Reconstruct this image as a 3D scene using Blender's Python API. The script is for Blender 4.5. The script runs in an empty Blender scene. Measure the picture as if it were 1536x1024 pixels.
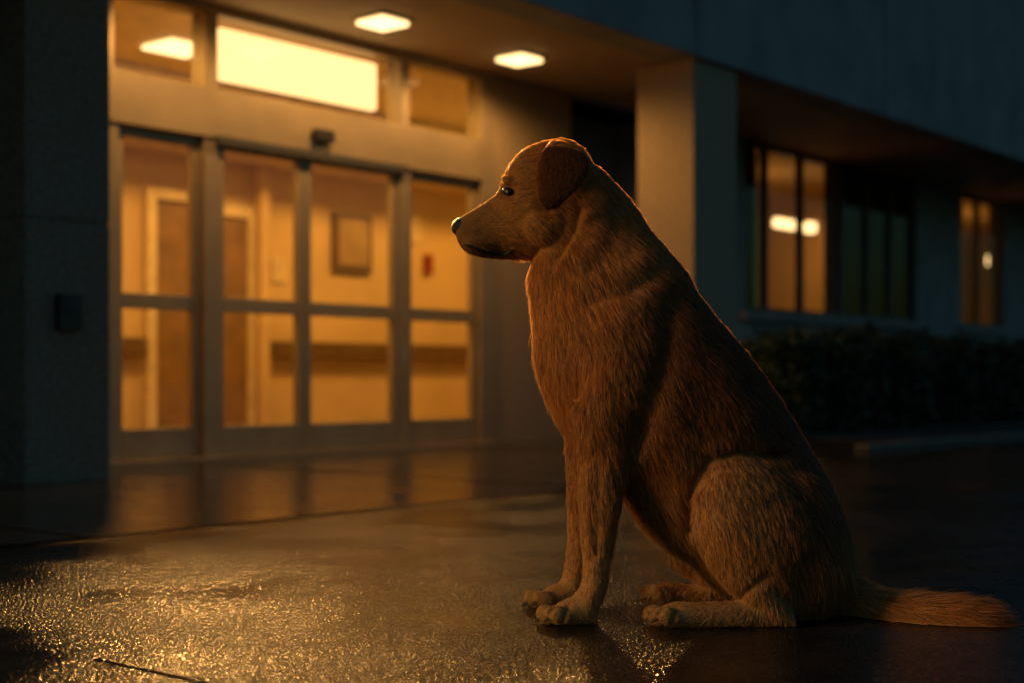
import bpy, bmesh, math, random
import numpy as np
from mathutils import Vector, Matrix
from mathutils.bvhtree import BVHTree
from mathutils.kdtree import KDTree
random.seed(3); np.random.seed(3)
sc=bpy.context.scene
sc.view_settings.view_transform='Standard'; sc.view_settings.look='None'; sc.view_settings.exposure=0
col=sc.collection
# ------------------------------------------------------------------ helpers
def mat(name,c1,c2=None,rough=.7,scale=8,bump=0,bscale=60,metal=0,rough2=None,detail=6,coord='Object',spec=.5):
    m=bpy.data.materials.new(name); m.use_nodes=True; nt=m.node_tree; N=nt.nodes; L=nt.links
    b=N['Principled BSDF']; b.inputs['Metallic'].default_value=metal; b.inputs['Roughness'].default_value=rough
    b.inputs['Specular IOR Level'].default_value=spec
    tc=N.new('ShaderNodeTexCoord')
    n=N.new('ShaderNodeTexNoise'); n.inputs['Scale'].default_value=scale; n.inputs['Detail'].default_value=detail
    L.new(tc.outputs[coord],n.inputs['Vector'])
    r=N.new('ShaderNodeValToRGB'); r.color_ramp.elements[0].position=.3; r.color_ramp.elements[1].position=.7
    c2=c2 or tuple(x*.75 for x in c1)
    r.color_ramp.elements[0].color=(*c2,1); r.color_ramp.elements[1].color=(*c1,1)
    L.new(n.outputs['Fac'],r.inputs['Fac']); L.new(r.outputs['Color'],b.inputs['Base Color'])
    if bump:
        n2=N.new('ShaderNodeTexNoise'); n2.inputs['Scale'].default_value=bscale; n2.inputs['Detail'].default_value=4
        L.new(tc.outputs[coord],n2.inputs['Vector'])
        bp=N.new('ShaderNodeBump'); bp.inputs['Strength'].default_value=bump; bp.inputs['Distance'].default_value=.01
        L.new(n2.outputs['Fac'],bp.inputs['Height']); L.new(bp.outputs['Normal'],b.inputs['Normal'])
    return m
def emis(name,c,s):
    m=bpy.data.materials.new(name); m.use_nodes=True; nt=m.node_tree; nt.nodes.clear()
    e=nt.nodes.new('ShaderNodeEmission'); e.inputs['Color'].default_value=(*c,1); e.inputs['Strength'].default_value=s
    o=nt.nodes.new('ShaderNodeOutputMaterial'); nt.links.new(e.outputs[0],o.inputs[0]); return m
def glassmat():
    m=bpy.data.materials.new('window_glass'); m.use_nodes=True; nt=m.node_tree; nt.nodes.clear(); N=nt.nodes;L=nt.links
    t=N.new('ShaderNodeBsdfTransparent'); t.inputs[0].default_value=(.96,.96,.94,1)
    g=N.new('ShaderNodeBsdfGlossy'); g.inputs['Roughness'].default_value=.04
    x=N.new('ShaderNodeMixShader'); o=N.new('ShaderNodeOutputMaterial'); x.inputs[0].default_value=.03
    L.new(t.outputs[0],x.inputs[1]);L.new(g.outputs[0],x.inputs[2]);L.new(x.outputs[0],o.inputs[0]); return m
def empty(name,parent=None):
    e=bpy.data.objects.new(name,None); col.objects.link(e); e.parent=parent; return e
def boxes(name,lst,m,parent,bevel=0):
    """one mesh from axis aligned boxes in the parent's frame (s0,s1,v0,v1,z0,z1)"""
    me=bpy.data.meshes.new(name); bm=bmesh.new()
    for (a,b,c,d,e,f) in lst:
        r=bmesh.ops.create_cube(bm,size=1)
        for v in r['verts']:
            v.co=Vector((a+(v.co.x+.5)*(b-a),c+(v.co.y+.5)*(d-c),e+(v.co.z+.5)*(f-e)))
    bm.to_mesh(me); bm.free(); me.materials.append(m)
    o=bpy.data.objects.new(name,me); col.objects.link(o); o.parent=parent
    if bevel:
        bv=o.modifiers.new('b','BEVEL'); bv.width=bevel; bv.segments=2
    return o
# ------------------------------------------------------------------ building frame
O=(-2.284,8.08,0); ANG=math.atan2(.767,.641)
def place(e): e.location=O; e.rotation_euler=(0,0,ANG)
ux,uy=math.cos(ANG),math.sin(ANG)
def W(s,v,z): return Vector((O[0]+ux*s-uy*v,O[1]+uy*s+ux*v,z))
B=empty('hospital_building'); place(B)
M_conc=mat('facade_concrete',(.30,.32,.33),(.2,.215,.225),rough=.8,scale=3,bump=.25,bscale=90)
M_agg=mat('aggregate_concrete',(.50,.38,.26),(.20,.155,.11),rough=.85,scale=50,bump=.6,bscale=80)
M_pier=mat('pier_concrete',(.36,.28,.20),(.11,.085,.065),rough=.85,scale=60,bump=.5,bscale=110)
M_soff=mat('soffit_metal',(.46,.35,.23),(.38,.29,.19),rough=.7,scale=2)
M_alu=mat('aluminium_frame',(.36,.29,.20),(.30,.24,.165),rough=.45,scale=5,metal=.3)
M_dark=mat('dark_frame',(.05,.05,.055),rough=.5)
M_navy=mat('dark_panel',(.26,.34,.46),rough=.6)
M_wall=mat('lobby_wall',(.70,.50,.26),(.56,.39,.19),rough=.8,scale=1.3)
M_wood=mat('wood_door',(.28,.15,.055),(.18,.10,.035),rough=.5,scale=6)
M_casing=mat('door_casing',(.78,.62,.38),rough=.5)
M_rail=mat('handrail_wood',(.15,.08,.03),rough=.5)
M_red=mat('alarm_red',(.28,.03,.02),rough=.4)
M_floor=mat('lobby_floor',(.35,.27,.18),rough=.25)
M_glass=glassmat()
M_black=mat('black_plastic',(.02,.02,.02),rough=.4)
# walls
boxes('entrance_wall',[(3.31,4.29,0,.12,0,2.75),(-8,-.1,0,.12,0,2.75)],M_agg,B)
boxes('recess_panel',[(4.29,5.7,.6,.66,0,2.9),(4.23,4.29,.121,.66,0,2.9),(5.70,5.76,.201,.66,0,2.9),(4.3,5.69,0.01,.6,2.76,2.8)],M_navy,B)
boxes('recess_door',[(4.6,5.3,.56,.597,0,2.1)],M_dark,B,.004)
SIL=1.12
boxes('window_wall',[(5.7,7.0,0,.2,0,2.75),(7.0,10.84,0,.2,0,SIL),(10.84,12.1,0,.2,0,2.75),(12.1,13.5,0,.2,0,SIL),(13.5,26,0,.2,0,2.75)],M_conc,B)
boxes('window_sill',[(6.9,10.9,-.07,-.002,SIL-.08,SIL),(12.02,13.58,-.07,-.002,SIL-.08,SIL)],M_conc,B,.006)
fr=[]
for a in (7.0,7.43,8.145,8.83,9.0,9.62,10.2,10.78): fr.append((a,a+.06,.03,.1,SIL+.05,2.70))
for a in (12.1,12.72,13.44): fr.append((a,a+.06,.03,.1,SIL+.05,2.70))
for (a,b) in ((7.0,10.84),(12.1,13.5)): fr+= [(a,b,.03,.1,SIL,SIL+.05),(a,b,.03,.1,2.70,2.75)]
boxes('window_frame',fr,M_dark,B)
boxes('window_pane',[(7.0,10.84,.06,.066,SIL+.05,2.70),(12.1,13.5,.06,.066,SIL+.05,2.70)],M_glass,B)
M_blind=mat('window_blind',(.085,.04,.02),(.06,.03,.015),rough=.9,spec=.1)
boxes('window_blind',[(7.0,7.45,.16,.17,SIL,2.75),(8.9,10.84,.16,.17,SIL,2.75)],M_blind,B)
rooms=[(6.5,20,3.0,3.1,0,2.9),(6.5,6.6,.201,3.0,0,2.9),(19.9,20,.201,3.0,0,2.9),(6.6,19.9,.201,3.0,0,.05),(6.6,19.9,.201,3.0,2.8,2.88)]
boxes('room_wall',rooms,M_wall,B)
boxes('room_curtain',[(a,a+.09,.32+.03*(i%2),.34+.03*(i%2),SIL,2.75) for i,a in enumerate([7.5+.1*k for k in range(3)]+[12.75+.1*k for k in range(3)])],M_casing,B)
M_lamp=emis('lamp_glow',(1,.62,.26),3.0)
boxes('room_lamp',[(9.35,9.9,.95,1.05,2.17,2.28),(10.12,10.25,.95,1.08,2.17,2.30),(15.7,15.85,.95,1.1,2.12,2.28)],M_lamp,B,.03)
# upper storey + soffit
boxes('upper_storey',[(-8,26,-1.55,-1.25,2.74,6.5),(-8,26,-1.25,6,3.0,6.5)],M_conc,B,.01)
boxes('panel_joint',[(x,x+.018,-1.555,-1.552,2.75,6.4) for x in (.7,3.7,6.7,9.7,12.7,15.7)],M_dark,B)
boxes('ceiling_slab',[(-8,26,0,6,2.905,2.995)],M_dark,B)
sl=[]; 
v=-1.248
while v<-.02:
    sl.append((-8,26,v,min(v+.118,-.003),2.752,2.78)); v+=.124
boxes('soffit_planks',sl,M_soff,B,.003)
boxes('soffit_backing',[(-8,26,-1.25,0,2.79,2.8)],M_dark,B)
# downlights
M_down=emis('downlight_lens',(1,.64,.26),3.2)
dl=[(.25,-.57),(1.61,-.57),(2.96,-.57)]
boxes('downlight_trim',[(s-.14,s+.14,v-.14,v+.14,2.735,2.750) for s,v in dl],M_alu,B,.004)
boxes('downlight_lens',[(s-.12,s+.12,v-.12,v+.12,2.705,2.734) for s,v in dl],M_down,B,.012)
# piers / column
boxes('entrance_pier',[(-1.139,-.683,-1.0,0-.002,0,1.235),(-1.139,-.683,-1.0,-.002,1.243,2.74),(-1.13,-.69,-.99,-.01,1.23,1.25)],M_pier,B,.006)
boxes('entrance_column',[(3.76,4.345,-1.5,-1.015,0,2.74)],M_agg,B,.008)
boxes('card_reader',[(-.985,-.865,-1.045,-1.002,.72,.89),(-.965,-.885,-1.052,-1.045,.80,.87)],M_black,B,.006)
# ---------- sliding doors
F=[]
F+=[(-.1,0.03,-.04,.1,0,2.24),(3.16,3.307,-.04,.1,0,2.75)]
F+=[(-.1,0.0,-.04,.1,2.24,2.75)]
F+=[(-.1,3.16,-.06,.12,1.94,2.24)]
F+=[(.0,3.16,-.04,.1,2.69,2.75)]
for s in (.69,2.36): F.append((s-.045,s+.045,-.04,.1,2.24,2.69))
F+=[(.63,.735,-.045,.06,0,1.94),(2.30,2.41,-.045,.06,0,1.94)]
leaves=[(.03,.63,0,.05),(.735,1.44,-.03,.02),(1.445,2.30,-.03,.02),(2.41,3.16,0,.05)]
G=[]
for i,(a,b,c,d) in enumerate(leaves):
    st=.055
    F+=[(a,a+st,c,d,0.02,1.94),(b-st,b,c,d,0.02,1.94),(a+st,b-st,c,d,0.02,.20),(a+st,b-st,c,d,.895,.985),(a+st,b-st,c,d,1.88,1.94)]
    G+=[(a+st,b-st,c+.02,c+.028,.20,.895),(a+st,b-st,c+.02,c+.028,.985,1.88)]
G+=[(0,.645,.02,.028,2.24,2.69),(.735,2.315,.02,.028,2.24,2.69),(2.405,3.16,.02,.028,2.24,2.69)]
boxes('door_frame',F,M_alu,B,.004)
boxes('door_glass',G,M_glass,B)
boxes('header_shade_strip',[(.70,2.36,-.085,-.062,1.90,1.955)],M_dark,B,.003)  # dark strip standing in for the shade beneath the door header
boxes('motion_sensor',[(1.47,1.64,-.11,-.062,2.02,2.10)],M_black,B,.01)
boxes('door_threshold',[(-.1,3.31,-.1,.12,.004,.018)],M_alu,B)
boxes('transom_lightbox',[(.83,2.19,.06,.12,2.33,2.655)],emis('lightbox_glow',(1,.58,.22),2.4),B,.02)
# ---------- lobby
boxes('lobby_wall',[(-1.2,6.4,2.3,2.4,0,2.9),(-1.3,-1.2,.121,2.4,0,2.9),(6.4,6.49,.67,2.4,0,2.9),(2.93,3.02,2.16,2.299,0,2.25)],M_wall,B)
boxes('lobby_ceiling',[(-1.2,6.4,.13,2.3,2.76,2.78),(-1.2,6.4,1.75,2.3,2.25,2.755)],M_casing,B)
boxes('lobby_floor',[(-1.2,6.4,.12,2.3,.002,.012)],M_floor,B)
boxes('lobby_door',[(1.95,2.33,2.26,2.297,0.01,1.88),(2.52,2.86,2.26,2.297,0.01,1.80),(.9,1.3,2.26,2.297,.01,1.88)],M_wood,B,.004)
boxes('lobby_door_casing',[(1.86,1.95,2.23,2.298,0,1.96),(2.33,2.41,2.23,2.298,0,1.96),(1.95,2.33,2.23,2.298,1.88,1.96),(2.45,2.52,2.23,2.298,0,1.9),(2.86,2.92,2.23,2.298,0,1.9),(2.52,2.86,2.23,2.298,1.80,1.9)],M_casing,B,.004)
boxes('notice_frame',[(3.83,4.29,2.25,2.297,1.43,1.95)],M_rail,B,.004)
boxes('notice_board',[(3.88,4.24,2.24,2.249,1.49,1.90)],mat('notice_paper',(.40,.27,.13),(.28,.18,.08),scale=5),B)
boxes('handrail',[(3.05,6.3,2.2,2.26,.66,.80),(1.35,1.84,2.2,2.26,.66,.80)],M_rail,B,.01)
boxes('fire_alarm',[(5.0,5.09,2.24,2.297,1.47,1.65)],M_red,B,.01)
boxes('wall_sign',[(4.75,4.95,2.28,2.297,1.75,2.0),(3.15,3.3,2.28,2.297,1.3,1.5)],M_casing,B)
boxes('ceiling_light',[(s-.18,s+.18,.9,1.24,2.735,2.758) for s in (-.1,1.28)],M_down,B)
# ------------------------------------------------------------------ ground
def sheet(name,x0,x1,y0,y1,z,m,inB=True,n=1):
    me=bpy.data.meshes.new(name); me.from_pydata([(x0,y0,z),(x1,y0,z),(x1,y1,z),(x0,y1,z)],[],[(0,1,2,3)]); me.materials.append(m)
    o=bpy.data.objects.new(name,me); col.objects.link(o)
    if inB: place(o)
    return o
def wet(name,c1,c2,ra,rb,bs,grain,lo=.4):
    m=bpy.data.materials.new(name); m.use_nodes=True; nt=m.node_tree;N=nt.nodes;L=nt.links; b=N['Principled BSDF']
    tc=N.new('ShaderNodeTexCoord')
    def noise(s,d=5,dist=0):
        n=N.new('ShaderNodeTexNoise'); n.inputs['Scale'].default_value=s; n.inputs['Detail'].default_value=d; n.inputs['Distortion'].default_value=dist
        L.new(tc.outputs['Object'],n.inputs['Vector']); return n
    big=noise(2.2,6,.3); mid=noise(9,5); fine=noise(grain,2)
    vo=N.new('ShaderNodeTexVoronoi'); vo.inputs['Scale'].default_value=grain*1.3; L.new(tc.outputs['Object'],vo.inputs['Vector'])
    r=N.new('ShaderNodeValToRGB'); r.color_ramp.elements[0].position=.35; r.color_ramp.elements[1].position=.65
    r.color_ramp.elements[0].color=(*c2,1); r.color_ramp.elements[1].color=(*c1,1); L.new(mid.outputs['Fac'],r.inputs['Fac']); L.new(r.outputs[0],b.inputs['Base Color'])
    b.inputs['Specular IOR Level'].default_value=.5
    mr=N.new('ShaderNodeMapRange'); mr.inputs['From Min'].default_value=.35; mr.inputs['From Max'].default_value=.65; mr.inputs['To Min'].default_value=ra; mr.inputs['To Max'].default_value=rb
    L.new(big.outputs['Fac'],mr.inputs['Value']); L.new(mr.outputs[0],b.inputs['Roughness'])
    ad=N.new('ShaderNodeMath'); ad.operation='SUBTRACT'; L.new(fine.outputs['Fac'],ad.inputs[0])
    ml=N.new('ShaderNodeMath'); ml.operation='MULTIPLY'; ml.inputs[1].default_value=.7; L.new(vo.outputs['Distance'],ml.inputs[0]); L.new(ml.outputs[0],ad.inputs[1])
    bst=N.new('ShaderNodeMapRange'); bst.inputs['From Min'].default_value=.35; bst.inputs['From Max'].default_value=.65; bst.inputs['To Min'].default_value=bs*lo; bst.inputs['To Max'].default_value=bs
    L.new(big.outputs['Fac'],bst.inputs['Value'])
    bp=N.new('ShaderNodeBump'); bp.inputs['Distance'].default_value=.004; L.new(bst.outputs[0],bp.inputs['Strength']); L.new(ad.outputs[0],bp.inputs['Height']); L.new(bp.outputs[0],b.inputs['Normal'])
    return m
M_asph=wet('wet_asphalt',(.026,.022,.018),(.012,.010,.009),.07,.18,.75,115)
M_pave=wet('wet_paving',(.045,.035,.026),(.026,.021,.015),.07,.16,.28,100)
sheet('ground',-60,60,-60,60,0,M_asph)
sheet('entrance_pavement',-8,26,-3.1,-.0,.004,M_pave)
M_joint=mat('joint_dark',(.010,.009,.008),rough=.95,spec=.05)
J=empty('pavement_joint'); place(J)
boxes('joint_strip',[(-3.28,-3.272,-12,-4.75,.0005,.0012)],M_joint,J)
boxes('joint_cross',[(x,x+.008,-3.08,-.1,.0045,.0058) for x in (-2.2,.4,3.0)],M_joint,J)
K=empty('kerb'); place(K)
M_kerb=mat('kerb_concrete',(.10,.09,.08),(.06,.055,.05),rough=.6,scale=14,bump=.3)
boxes('kerb_stone',[(4.0+i*.9,4.893+i*.9,-2.72,-2.60,.0,.05) for i in range(22)],M_kerb,K,.012)
PB=empty('planting_bed'); place(PB)
boxes('soil',[(4.65,24,-2.595,-.01,.006,.045)],mat('soil',(.03,.022,.015),rough=.95,bump=.6),PB)
# hedges
M_leaf=mat('hedge_leaf',(.045,.085,.035),(.022,.042,.02),rough=.5,scale=30)
def hedge(s0,s1,v0,v1,h,n):
    rng=np.random.RandomState(int(s0*10)+5)
    e=empty('hedge'); place(e)
    u=rng.rand(n,3); k=rng.randint(0,3,n); shell=rng.rand(n)<.8
    for i in range(n):
        if shell[i]:
            if k[i]==0: u[i,1]=rng.rand()*.15
            elif k[i]==1: u[i,2]=1-rng.rand()*.12
            else: u[i,0]=(rng.rand()*.06) if rng.rand()<.7 else 1-rng.rand()*.06
    x=s0+u[:,0]*(s1-s0); y=v0+u[:,1]*(v1-v0); z=.05+u[:,2]*(h-.05)
    lump=.06*np.sin(x*5.1+1)+.05*np.sin(x*11+y*7)+.03*np.sin(x*23+z*19)
    z=z+lump*u[:,2]; y=y-lump*(1-u[:,1])*1.3
    verts=[];faces=[]
    for i in range(n):
        c=Vector((x[i],y[i],z[i])); a=Vector(rng.randn(3)).normalized(); b=a.cross(Vector(rng.randn(3))).normalized()
        L=.028+.02*rng.rand(); w=L*.45; q=len(verts)
        verts+= [c-a*L,c+b*w,c+a*L,c-b*w]; faces.append((q,q+1,q+2,q+3))
    me=bpy.data.meshes.new('leaves'); me.from_pydata(verts,[],faces); me.materials.append(M_leaf)
    o=bpy.data.objects.new('leaves',me); col.objects.link(o); o.parent=e
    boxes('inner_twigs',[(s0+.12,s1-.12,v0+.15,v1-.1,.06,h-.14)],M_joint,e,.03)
hedge(5.5,8.75,-1.5,-.55,.82,14000)
hedge(9.0,15.5,-1.5,-.55,.80,18000)
# ------------------------------------------------------------------ DOG
YD=3.0; KF=1/2133.
DOG=empty('dog')
def P(px,py,y=0.0):
    d=YD+y; return Vector(((px-768)*KF*d, d, .5+(565-py)*KF*d))
bmD=bmesh.new()
def cr(a,b,c,d,t): return .5*((2*b)+(-a+c)*t+(2*a-5*b+4*c-d)*t*t+(-a+3*b-3*c+d)*t**3)
def loft(rings,y=None,sub=4,seg=20,mirror=False,bm=None,inset=0):
    bm=bm or bmD
    R=[np.array(r if len(r)==6 else (*r,y),float) for r in rings]
    if inset:
        for r in R:
            v=r[2:4]-r[0:2]; v=v/np.hypot(*v); r[0:2]+=v*inset; r[2:4]-=v*inset
    out=[]
    for i in range(len(R)-1):
        a=R[max(i-1,0)];b=R[i];c=R[i+1];d=R[min(i+2,len(R)-1)]
        for k in range(sub): out.append(cr(a,b,c,d,k/sub))
    out.append(R[-1])
    for mir in ((1,-1) if mirror else (1,)):
        vs=[]
        for r in out:
            A=P(r[0],r[1],r[5]); Bq=P(r[2],r[3],r[5]); c=(A+Bq)/2; rv=(A-Bq)/2
            ring=[]
            for j in range(seg):
                t=2*math.pi*j/seg
                p=c+rv*math.cos(t)+Vector((0,r[4]*math.sin(t),0))
                if mir<0: p.y=2*YD-p.y
                ring.append(bm.verts.new(p))
            vs.append((ring,c if mir>0 else Vector((c.x,2*YD-c.y,c.z))))
        for (r0,_),(r1,_) in zip(vs[:-1],vs[1:]):
            for j in range(seg):
                bm.faces.new((r0[j],r0[(j+1)%seg],r1[(j+1)%seg],r1[j]))
        for (r,c) in (vs[0],vs[-1]):
            cv=bm.verts.new(c)
            for j in range(seg): bm.faces.new((r[j],r[(j+1)%seg],cv))
def ell(px,py,y,rx,ry,rz,rot=0):
    m=Matrix.Translation(P(px,py,y))@Matrix.Rotation(rot,4,'Y')@Matrix.Diagonal((rx,ry,rz,1))
    bmesh.ops.create_icosphere(bmD,subdivisions=3,radius=1,matrix=m)
# torso + neck
loft([(1190,936,1282,872,.08,0),(1120,922,1277,815,.125,0),(1065,880,1263,765,.15,0),(1028,842,1240,712,.155,0),(990,815,1213,665,.155,0),
 (955,780,1180,610,.155,0),(925,745,1148,562,.162,0),(885,712,1112,515,.168,0),(847,655,1080,478,.165,0),(815,590,1050,440,.158,0),
 (801,535,1030,405,.142,0),(797,490,1003,372,.122,0),(793,450,976,340,.103,0),(790,412,953,305,.087,0),(802,375,930,278,.075,0),(817,350,902,250,.065,0),(835,330,878,232,.05,0)],seg=28,inset=4)
# head
loft([(683,351,681,334,.013,0),(688,365,688,328,.026,0),(702,380,706,317,.033,0),(731,387,729,303,.038,0),(759,388,744,291,.044,0),
 (782,389,752,274,.053,0),(805,387,762,249,.063,0),(826,383,783,226,.070,0),(850,374,820,211,.073,0),(878,355,856,211,.068,0),(898,320,882,236,.05,0)],seg=24)
for sy in (-1,1):
    ell(818,338,sy*.052,.048,.026,.042)          # cheek
    ell(764,272,sy*.040,.020,.011,.009,.5)     # brow
    ell(722,365,sy*.021,.040,.019,.022,.1)     # flews
# ears: drop flaps standing clear of the skull
loft([(826,210,872,220,.014,-.054),(813,225,882,236,.013,-.088),(806,250,884,258,.010,-.113),(804,276,870,280,.009,-.122),(808,298,852,298,.009,-.122),(817,315,839,312,.007,-.115)],mirror=True)
# shoulder / upper arm
loft([(960,430,1030,470,.03,-.09),(925,480,1020,520,.045,-.112),(890,540,1005,570,.05,-.12),(868,600,985,620,.048,-.118),(864,640,962,660,.044,-.112)],mirror=True)
# near fore leg
loft([(858,600,978,610,.048,-.11),(863,645,962,662,.046,-.11),(867,700,945,706,.040,-.11),(869,750,930,755,.036,-.112),(872,800,920,803,.032,-.114),
 (875,845,914,850,.031,-.116),(872,875,909,885,.032,-.118),(860,893,900,908,.033,-.118),(856,905,896,925,.033,-.118)])
loft([(895,908,895,936,.022,-.118),(872,893,874,937,.034,-.118),(852,896,852,937,.037,-.12),(834,906,834,937,.034,-.12)])
for dx,dy,r in ((5,-.034,.019),(-8,-.012,.021),(-9,.012,.021),(0,.034,.018)): ell(832+dx,921,-.122+dy,.028,r*.52,r,.35)
# far fore leg
loft([(845,600,950,610,.045,.085),(850,650,935,655,.042,.085),(850,700,920,706,.036,.085),(851,750,905,755,.032,.085),(852,800,894,803,.029,.085),
 (849,835,886,845,.028,.085),(844,862,880,875,.029,.085),(838,875,876,895,.03,.085)])
loft([(874,880,874,909,.022,.085),(852,872,854,910,.033,.085),(832,876,832,910,.036,.083),(816,884,816,910,.033,.083)])
for dx,dy,r in ((5,-.034,.018),(-7,-.012,.020),(-8,.012,.020),(0,.034,.017)): ell(813+dx,897,.083+dy,.028,r*.52,r,.35)
# near thigh
loft([(1262,880,1248,740,.05,-.06),(1240,912,1215,705,.065,-.085),(1195,928,1170,688,.068,-.105),(1150,915,1122,682,.066,-.122),(1108,880,1082,692,.06,-.132),(1070,835,1056,706,.048,-.137),(1046,790,1040,730,.026,-.138)],inset=3)
loft([(1038,755,1110,750,.04,-.135),(1046,812,1140,815,.042,-.138),(1074,862,1170,872,.038,-.14),(1102,893,1190,918,.033,-.14),(1125,905,1190,935,.028,-.14)])
loft([(1190,937,1180,902,.022,-.14),(1150,939,1143,898,.028,-.142),(1100,939,1090,901,.029,-.146),(1060,939,1050,903,.031,-.15),(1025,940,1016,902,.036,-.152),(1000,940,996,908,.034,-.152)])
for dx,dy,r in ((7,-.035,.018),(-6,-.013,.021),(-7,.012,.021),(3,.034,.018)): ell(994+dx,922,-.152+dy,.030,r*.52,r,.3)
# far thigh, shank and foot
loft([(1240,880,1215,720,.06,.085),(1170,900,1150,700,.066,.105),(1100,860,1082,700,.06,.13),(1060,825,1050,730,.045,.135),(1035,800,1035,760,.026,.135)])
loft([(1012,790,1090,770,.035,.12),(1002,825,1095,822,.038,.12),(1024,852,1110,860,.034,.12),(1045,872,1120,885,.03,.12)])
loft([(1130,903,1125,870,.024,.12),(1085,905,1075,872,.028,.12),(1040,906,1032,876,.031,.12),(1010,906,1002,873,.035,.12),(990,906,985,880,.033,.12)])
for dx,dy,r in ((5,-.033,.017),(-6,-.012,.020),(-7,.011,.020),(3,.032,.017)): ell(987+dx,890,.12+dy,.030,r*.55,r,.3)
# tail
loft([(1240,905,1270,850,.045,0),(1262,924,1290,866,.040,0),(1292,936,1312,880,.039,-.02),(1330,946,1340,889,.037,-.05),(1380,957,1385,894,.036,-.08),(1430,964,1434,899,.035,-.10),(1468,966,1472,906,.030,-.11),(1494,961,1496,926,.014,-.115)])
me=bpy.data.meshes.new('dog_base'); bmesh.ops.recalc_face_normals(bmD,faces=bmD.faces); bmD.to_mesh(me); bmD.free()
tmp=bpy.data.objects.new('dog_tmp',me); col.objects.link(tmp)
rm=tmp.modifiers.new('r','REMESH'); rm.mode='VOXEL'; rm.voxel_size=.005
sm=tmp.modifiers.new('s','SMOOTH'); sm.factor=.5; sm.iterations=5
dg=bpy.context.evaluated_depsgraph_get(); dg.update()
body_me=bpy.data.meshes.new_from_object(tmp.evaluated_get(dg)); bpy.data.objects.remove(tmp)
nv=len(body_me.vertices); co=np.empty(nv*3); body_me.vertices.foreach_get('co',co); co=co.reshape(-1,3)
no=np.empty(nv*3); body_me.vertices.foreach_get('normal',no); no=no.reshape(-1,3)
def topx(c): return 768+c[:,0]/KF/c[:,1], 565-(c[:,2]-.5)/KF/c[:,1]
def segd(px,py,line):
    d=np.full(len(px),1e9)
    if len(line)==1: return np.hypot(px-line[0][0],py-line[0][1])
    for (a,b),(c,e) in zip(line[:-1],line[1:]):
        vx,vy=c-a,e-b; t=np.clip(((px-a)*vx+(py-b)*vy)/(vx*vx+vy*vy),0,1)
        d=np.minimum(d,np.hypot(px-a-t*vx,py-b-t*vy))
    return d
px,py=topx(co); side=np.clip((np.abs(no[:,1])-.25)/.4,0,1)
feat=[([(868,316),(858,350),(838,380)],-.010,9),([(905,300),(893,350),(870,398)],.006,14),([(872,425),(910,420),(960,388)],.005,14),([(885,452),(930,444),(975,412)],-.004,11),
 ([(1005,450),(992,560),(955,655)],-.012,20),([(930,480),(905,560),(900,640)],.008,28),([(960,650),(935,700)],-.008,11),
 ([(1034,790),(1032,735),(1062,690),(1110,676),(1170,680)],-.014,11),([(1080,720),(1160,735),(1200,800)],.007,26),
 ([(1180,700),(1225,780),(1200,900)],-.007,20),([(1040,600),(1050,700)],-.006,28),([(1120,620),(1080,560)],.006,26),([(880,700),(884,830)],.003,5),([(898,700),(893,830)],-.0035,5),
 ([(768,288)],-.005,7),([(795,310),(822,348),(795,372)],.003,9),([(740,310),(775,330)],-.003,8),([(1110,895),(1150,860)],-.006,8),
 ([(852,906),(842,938)],-.006,3.5),([(832,908),(822,922)],-.005,3.5),([(1018,906),(1006,940)],-.006,3.5),([(996,908),(988,922)],-.005,3.5)]
disp=np.zeros(nv)
for l,a,s in feat: disp+=a*np.exp(-(segd(px,py,l)/s)**2)
disp+= .0018*np.sin(co[:,0]*31+co[:,2]*21)*np.sin(co[:,2]*27-co[:,0]*17+1.3)
def inpoly(x,y,poly):
    r=np.zeros(len(x),bool); j=len(poly)-1
    for i in range(len(poly)):
        xi,yi=poly[i]; xj,yj=poly[j]
        r^=((yi>y)!=(yj>y))&(x<(xj-xi)*(y-yi)/(yj-yi+1e-9)+xi); j=i
    return r
EARP=[(806,208),(850,202),(892,226),(894,262),(866,292),(852,310),(824,324),(798,304),(798,250)]
def earmask(c,px,py): return inpoly(px,py,EARP)&(np.abs(c[:,1]-YD)>.086)
em=earmask(co,px,py); disp[em]*=.15
co=co+no*(disp*side)[:,None]
co[:,2]=np.maximum(co[:,2],.001)
body_me.vertices.foreach_set('co',co.ravel()); body_me.update()
for p in body_me.polygons: p.use_smooth=True
body=bpy.data.objects.new('body',body_me); col.objects.link(body); body.parent=DOG
no=np.empty(nv*3); body_me.vertices.foreach_get('normal',no); no=no.reshape(-1,3)
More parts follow.
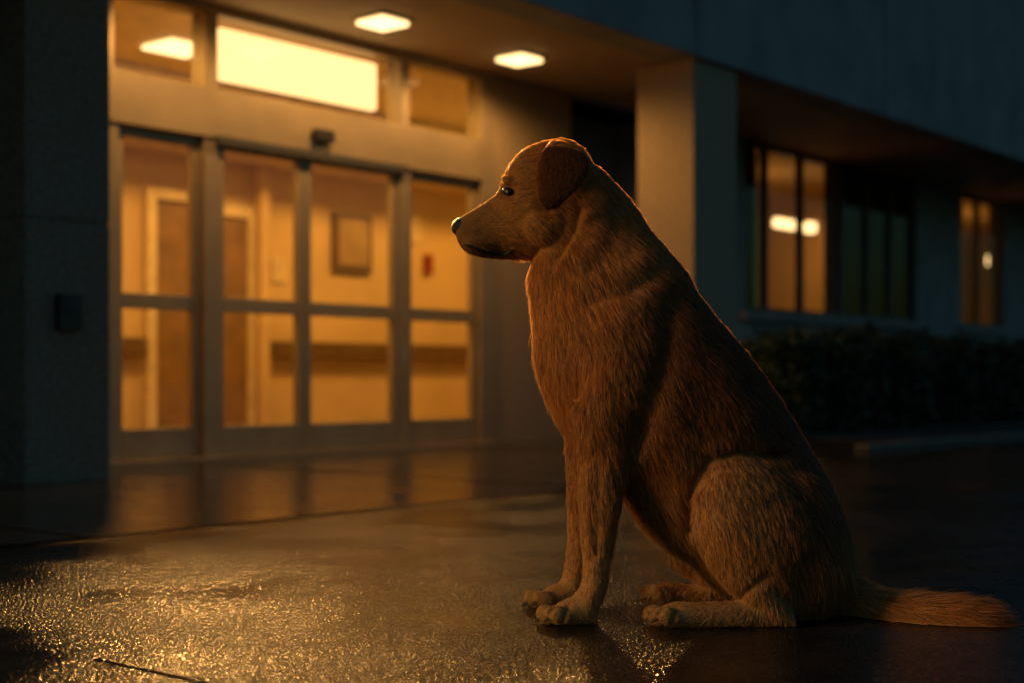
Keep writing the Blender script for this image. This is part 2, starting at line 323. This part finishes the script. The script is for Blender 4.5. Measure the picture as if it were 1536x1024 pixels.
# coat colours: (px,py,sigma,weight,colour)
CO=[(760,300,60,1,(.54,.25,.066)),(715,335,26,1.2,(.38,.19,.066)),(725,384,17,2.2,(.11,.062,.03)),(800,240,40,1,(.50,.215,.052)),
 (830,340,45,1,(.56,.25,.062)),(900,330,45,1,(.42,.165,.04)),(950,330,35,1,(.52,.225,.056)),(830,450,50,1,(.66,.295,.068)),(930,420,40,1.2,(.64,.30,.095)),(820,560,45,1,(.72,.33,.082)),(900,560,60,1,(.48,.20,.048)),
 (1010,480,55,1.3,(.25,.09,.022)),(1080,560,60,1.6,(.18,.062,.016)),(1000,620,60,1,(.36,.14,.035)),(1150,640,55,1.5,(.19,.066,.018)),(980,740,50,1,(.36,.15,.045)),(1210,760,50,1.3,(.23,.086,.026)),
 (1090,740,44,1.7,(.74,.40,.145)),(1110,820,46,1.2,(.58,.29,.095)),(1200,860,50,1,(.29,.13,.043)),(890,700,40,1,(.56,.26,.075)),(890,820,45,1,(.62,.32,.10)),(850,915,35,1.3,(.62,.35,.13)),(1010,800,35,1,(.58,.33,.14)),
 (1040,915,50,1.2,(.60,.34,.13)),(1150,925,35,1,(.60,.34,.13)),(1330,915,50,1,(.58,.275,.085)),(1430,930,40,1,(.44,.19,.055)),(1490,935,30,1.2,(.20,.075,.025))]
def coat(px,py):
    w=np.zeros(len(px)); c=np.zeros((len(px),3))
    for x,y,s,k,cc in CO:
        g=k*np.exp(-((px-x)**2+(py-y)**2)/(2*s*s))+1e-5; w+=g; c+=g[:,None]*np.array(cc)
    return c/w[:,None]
def coat3(c,px,py):
    q=coat(px,py); m=earmask(c,px,py); q[m]=np.array((.17,.056,.014)); 
    e=np.exp(-((np.hypot((px-758)/1.6,py-288)/9)**2)); q*=(1-.6*e)[:,None]
    return q
px,py=topx(co)
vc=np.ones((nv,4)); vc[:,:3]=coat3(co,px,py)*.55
ca=body_me.color_attributes.new('coat','FLOAT_COLOR','POINT'); ca.data.foreach_set('color',vc.ravel())
def furmat(name,transl):
    m=bpy.data.materials.new(name); m.use_nodes=True; nt=m.node_tree;N=nt.nodes;L=nt.links
    b=N['Principled BSDF']; a=N.new('ShaderNodeAttribute'); a.attribute_name='coat'
    L.new(a.outputs['Color'],b.inputs['Base Color']); b.inputs['Roughness'].default_value=.36 if transl else .8; b.inputs['Specular IOR Level'].default_value=.5 if transl else .1
    if transl:
        t=N.new('ShaderNodeBsdfTranslucent'); g=N.new('ShaderNodeGamma'); g.inputs[1].default_value=.75
        L.new(a.outputs['Color'],g.inputs[0]); L.new(g.outputs[0],t.inputs[0])
        x=N.new('ShaderNodeMixShader'); x.inputs[0].default_value=.4
        L.new(b.outputs[0],x.inputs[1]);L.new(t.outputs[0],x.inputs[2]);L.new(x.outputs[0],N['Material Output'].inputs[0])
    return m
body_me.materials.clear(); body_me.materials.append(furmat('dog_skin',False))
M_fur=furmat('dog_fur',True)
# ---- eye, nose, mouth, claws placed on the real surface
bvh=BVHTree.FromPolygons([Vector(c) for c in co],[tuple(p.vertices) for p in body_me.polygons])
def surf(x,y,sgn=-1):
    q=P(x,y,-.06); h=bvh.ray_cast(Vector((q.x,YD+sgn*.6,q.z)),Vector((0,-sgn,0)))
    return h[0],h[1]
M_eye=mat('dog_eye',(.02,.009,.004),(.008,.004,.002),rough=.12,scale=3)
M_nose=mat('nose_leather',(.02,.018,.018),(.012,.011,.011),rough=.32,bump=.5,bscale=400)
M_lip=mat('lip_skin',(.02,.014,.012),rough=.5)
def uv(name,loc,r,scale,m,rot=(0,0,0)):
    me=bpy.data.meshes.new(name); b=bmesh.new(); bmesh.ops.create_uvsphere(b,u_segments=24,v_segments=16,radius=r); 
    for v in b.verts: v.co=Vector((v.co.x*scale[0],v.co.y*scale[1],v.co.z*scale[2]))
    b.to_mesh(me); b.free(); me.materials.append(m)
    for p in me.polygons: p.use_smooth=True
    o=bpy.data.objects.new(name,me); col.objects.link(o); o.location=loc; o.rotation_euler=rot; o.parent=DOG; return o
for sg in (-1,1):
    h,n=surf(764,287,sg)
    uv('eye',h-n*.003,.0110,(1.05,1,.92),M_eye,(0,.3,0))
    uv('eyelid',h-n*.006,.0140,(1.35,.9,.76),M_lip,(0,.4,0))
uv('nose',P(691,341,0),.023,(.85,1.15,.86),M_nose,(0,.3,0))
for sg in (-1,1): uv('nostril',P(682,343,sg*.013),.005,(1,.8,.7),M_black)
def tube(name,pts,r,m):
    b=bmesh.new(); prev=None
    for i,p in enumerate(pts):
        rr=r*(1 if 0<i<len(pts)-1 else .4); ring=[b.verts.new(p+Vector((0,math.cos(t)*rr,math.sin(t)*rr))) for t in [k*math.pi/3 for k in range(6)]]
        if prev:
            for j in range(6): b.faces.new((prev[j],prev[(j+1)%6],ring[(j+1)%6],ring[j]))
        prev=ring
    me=bpy.data.meshes.new(name); b.to_mesh(me); b.free(); me.materials.append(m); o=bpy.data.objects.new(name,me); col.objects.link(o); o.parent=DOG
for sg in (-1,1):
    pts=[]
    for t in np.linspace(0,1,16):
        x=697+t*72; y=364+15*math.sin(min(t*1.25,1)*math.pi*.5)-(max(t-.75,0)*4)**2*8
        h,n=surf(x,y,sg)
        if h: pts.append(h+n*.003)
    tube('mouth',pts,.0036,M_lip)
def claw(x,y,yy,m=M_black):
    q=P(x,y,yy); b=bmesh.new(); bmesh.ops.create_cone(b,segments=8,radius1=.0045,radius2=.001,depth=.014,cap_ends=True)
    me=bpy.data.meshes.new('claw'); b.to_mesh(me); b.free(); me.materials.append(m); o=bpy.data.objects.new('claw',me); col.objects.link(o)
    o.location=q; o.rotation_euler=(0,math.radians(-125),0); o.parent=DOG
for (bx,by,yy) in ((832,921,-.122),(813,897,.083),(994,922,-.152),(987,890,.12)):
    for dx,dy in ((5,-.034),(-8,-.012),(-9,.012),(0,.034)): claw(bx+dx-18,by+8,yy+dy)
# ---- fur
body_me.calc_loop_triangles(); nt_=len(body_me.loop_triangles); tri=np.empty(nt_*3,int); body_me.loop_triangles.foreach_get('vertices',tri); tri=tri.reshape(-1,3)
A=co[tri[:,0]];Bb=co[tri[:,1]];C=co[tri[:,2]]; area=np.linalg.norm(np.cross(Bb-A,C-A),axis=1)/2
NH=260000
CT=[(690,340,1,-.1,.004),(725,310,1,-.2,.007),(720,375,1,.1,.009),(765,330,1,.15,.010),(760,262,.6,-.8,.008),(800,235,.9,-.4,.010),(840,222,1,.1,.011),(850,350,.8,.6,.018),(790,370,.9,.4,.016),
 (905,300,.7,.8,.020),(955,340,.6,.9,.021),(850,420,.25,1,.026),(800,430,0,1,.029),(805,520,.05,1,.034),(930,430,.5,1,.023),(1030,430,.7,.8,.020),(900,560,.15,1,.022),(1000,600,.5,1,.020),(1100,530,.7,.8,.019),
 (820,590,.15,1,.034),(845,640,.1,1,.027),(880,700,0,1,.012),(940,690,.2,1,.024),(890,850,0,1,.009),(835,915,-1,.5,.004),(880,925,0,1,.006),(1000,740,.5,1,.024),(960,780,.4,1,.040),(1000,820,.4,1,.040),(1160,600,.65,.85,.020),(1220,690,.5,1,.020),
 (1090,720,.1,1,.016),(1060,800,.15,1,.015),(1150,800,.3,1,.018),(1120,860,.3,1,.013),(1260,800,.25,1,.022),(1230,890,.3,1,.030),(1180,925,.0,1,.013),(1100,920,-.9,.3,.008),(1010,920,-1,.3,.004),(1290,895,1,.5,.038),(1350,918,1,.3,.046),(1430,930,1,.15,.052),(1490,940,1,.15,.052)]
def sample(n):
    t=np.random.choice(nt_,n,p=area/area.sum()); r1=np.sqrt(np.random.rand(n)); r2=np.random.rand(n)
    w0=(1-r1)[:,None]; w1=(r1*(1-r2))[:,None]; w2=(r1*r2)[:,None]
    p=A[t]*w0+Bb[t]*w1+C[t]*w2; n_=no[tri[t,0]]*w0+no[tri[t,1]]*w1+no[tri[t,2]]*w2
    return p,n_/np.linalg.norm(n_,axis=1)[:,None]
root,nn=sample(NH)
px,py=topx(root)
keep=~((px<704)&(py>325)&(py<358))&(np.hypot((px-764)/1.3,py-287)>8)&(root[:,2]>.004)
root,nn,px,py=root[keep],nn[keep],px[keep],py[keep]; n=len(root)
w=np.zeros(n);fx=np.zeros(n);fz=np.zeros(n);ln=np.zeros(n)
for x,y,dx,dy,l in CT:
    g=1/(((px-x)**2+(py-y)**2)+900)**1.4; w+=g; q=math.hypot(dx,dy); fx+=g*dx/q; fz-=g*dy/q; ln+=g*l
ln/=w; f=np.stack([fx/w,np.zeros(n),fz/w],1)
er=earmask(root,px,py); f[er]=np.array((-.25,0,-1)); ln[er]=.008
f-=nn*(f*nn).sum(1)[:,None]; f/=(np.linalg.norm(f,axis=1)[:,None]+1e-6)
bi=np.cross(nn,f)
def pn(s,ph): 
    return (np.sin(root[:,0]*s+ph+2*np.sin(root[:,2]*s*.7+ph*2))+np.sin(root[:,2]*s*1.13+ph*3+2*np.sin(root[:,1]*s*.9+root[:,0]*s*.5)))*.5
sw=.20*pn(24,.5)+.12*pn(110,1.9); lift=.32+.06*pn(90,3.1)+.12*(px>1270)
d=f+nn*lift[:,None]+bi*sw[:,None]+np.random.randn(n,3)*.15
d/=np.linalg.norm(d,axis=1)[:,None]
L_=ln*(.5+.85*np.random.rand(n))
NC=26000
seeds=root[np.random.choice(n,NC,replace=False)]
kd=KDTree(NC)
for i,s_ in enumerate(seeds): kd.insert(s_,i)
kd.balance()
cid=np.array([kd.find(r_)[1] for r_ in root])
tip=root+d*L_[:,None]; cnt=np.bincount(cid,minlength=NC)+1e-9
mean=np.stack([np.bincount(cid,weights=tip[:,k],minlength=NC)/cnt for k in range(3)],1)
crn=np.random.randn(NC,3)*.14; cbr=1+.16*np.random.randn(NC)
pull=(mean[cid]+crn[cid]*L_[:,None]-tip)*(.46*np.clip((ln-.004)/.012,0,1))[:,None]
NP=4; T=np.linspace(0,1,NP)
pos=np.empty((n,NP,3))
for k,t in enumerate(T):
    pos[:,k]=root-nn*.001+d*(L_*t)[:,None]+(f*.25-nn*.12)*(L_*t*t)[:,None]+np.array([0,0,-.10])*(L_*t*t)[:,None]+pull*t**1.5
pos[:,:,2]=np.maximum(pos[:,:,2],.002)
hc=bpy.data.hair_curves.new('fur'); hc.add_curves([NP]*n)
hc.attributes['position'].data.foreach_set('vector',pos.astype(np.float32).ravel())
ra=hc.attributes.get('radius') or hc.attributes.new('radius','FLOAT','POINT')
rad=np.tile(np.array([.00034,.00031,.00022,.00006]),n).astype(np.float32); ra.data.foreach_set('value',rad)
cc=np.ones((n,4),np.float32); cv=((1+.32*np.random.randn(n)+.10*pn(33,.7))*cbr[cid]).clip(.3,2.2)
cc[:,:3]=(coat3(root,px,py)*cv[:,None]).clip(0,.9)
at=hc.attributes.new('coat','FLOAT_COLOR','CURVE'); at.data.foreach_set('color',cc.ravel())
hc.materials.append(M_fur)
fo=bpy.data.objects.new('fur',hc); col.objects.link(fo); fo.parent=DOG
# ------------------------------------------------------------------ lights
def lamp(name,kind,loc,power,colr,target=None,parent=None,**k):
    l=bpy.data.lights.new(name,kind); l.energy=power; l.color=colr
    for a,b in k.items(): setattr(l,a,b)
    o=bpy.data.objects.new(name,l); col.objects.link(o); o.location=loc
    if target is not None: o.rotation_euler=(Vector(target)-Vector(loc)).to_track_quat('-Z','Y').to_euler()
    return o
WARM=(1,.49,.13)
for i,(s,v) in enumerate(dl):
    p=W(s,v,2.68); lamp('added_aimed_spot','SPOT',p,8500,WARM,(.40,3.0,1.34),spot_size=math.radians(18),spot_blend=1,shadow_soft_size=.12)  # added narrow spot at each fixture, aimed to rim-light the dog
    lamp('downlight_wash','SPOT',p,60,WARM,p+Vector((0,0,-1)),spot_size=math.radians(172),spot_blend=.5,shadow_soft_size=.08)
lamp('added_aimed_spot','SPOT',W(.25,-.57,2.66),260,WARM,(-.75,2.3,0),spot_size=math.radians(22),spot_blend=1,shadow_soft_size=.08)  # extra spot added to put a golden glow on the near wet ground
for s in (.3,2.0,3.8,5.4):
    lamp('lobby_lamp','AREA',W(s,1.0,2.70),32,(1,.48,.085),W(s,1.15,0),shape='RECTANGLE',size=.8,size_y=.4)
lamp('room_ceiling_lamp','POINT',W(9.0,1.6,2.5),17,(1,.47,.085),shadow_soft_size=.1)
lamp('room_ceiling_lamp','POINT',W(14.5,1.6,2.5),22,(1,.47,.085),shadow_soft_size=.1)
sd=Vector((-.92,-.29,.32)).normalized()
fill_sun=lamp('fill_sun','SUN',(0,0,10),1.9,(1,.54,.19),Vector((0,0,10))-sd,angle=math.radians(20))  # added as a warm fill on the dog's front and camera side
wd=bpy.data.worlds.new('World'); sc.world=wd; wd.use_nodes=True; N=wd.node_tree.nodes;L=wd.node_tree.links
sky=N.new('ShaderNodeTexSky'); sky.sky_type='NISHITA'; sky.sun_disc=False; sky.sun_elevation=math.radians(2); sky.sun_rotation=math.atan2(sd.x,sd.y)
mx=N.new('ShaderNodeMix'); mx.data_type='RGBA'; mx.blend_type='MULTIPLY'; mx.inputs[0].default_value=1
L.new(sky.outputs[0],mx.inputs[6]); mx.inputs[7].default_value=(.24,.54,.82,1)
L.new(mx.outputs[2],N['Background'].inputs[0]); N['Background'].inputs[1].default_value=.15
# ------------------------------------------------------------------ camera
cam=bpy.data.cameras.new('camera'); co_=bpy.data.objects.new('camera',cam); col.objects.link(co_)
co_.location=(0,0,.5); co_.rotation_euler=(math.pi/2,0,0); cam.lens=50; cam.sensor_width=36; cam.shift_y=53/1536; cam.clip_end=300
cam.dof.use_dof=True; cam.dof.focus_distance=2.9; cam.dof.aperture_fstop=2.1
sc.camera=co_
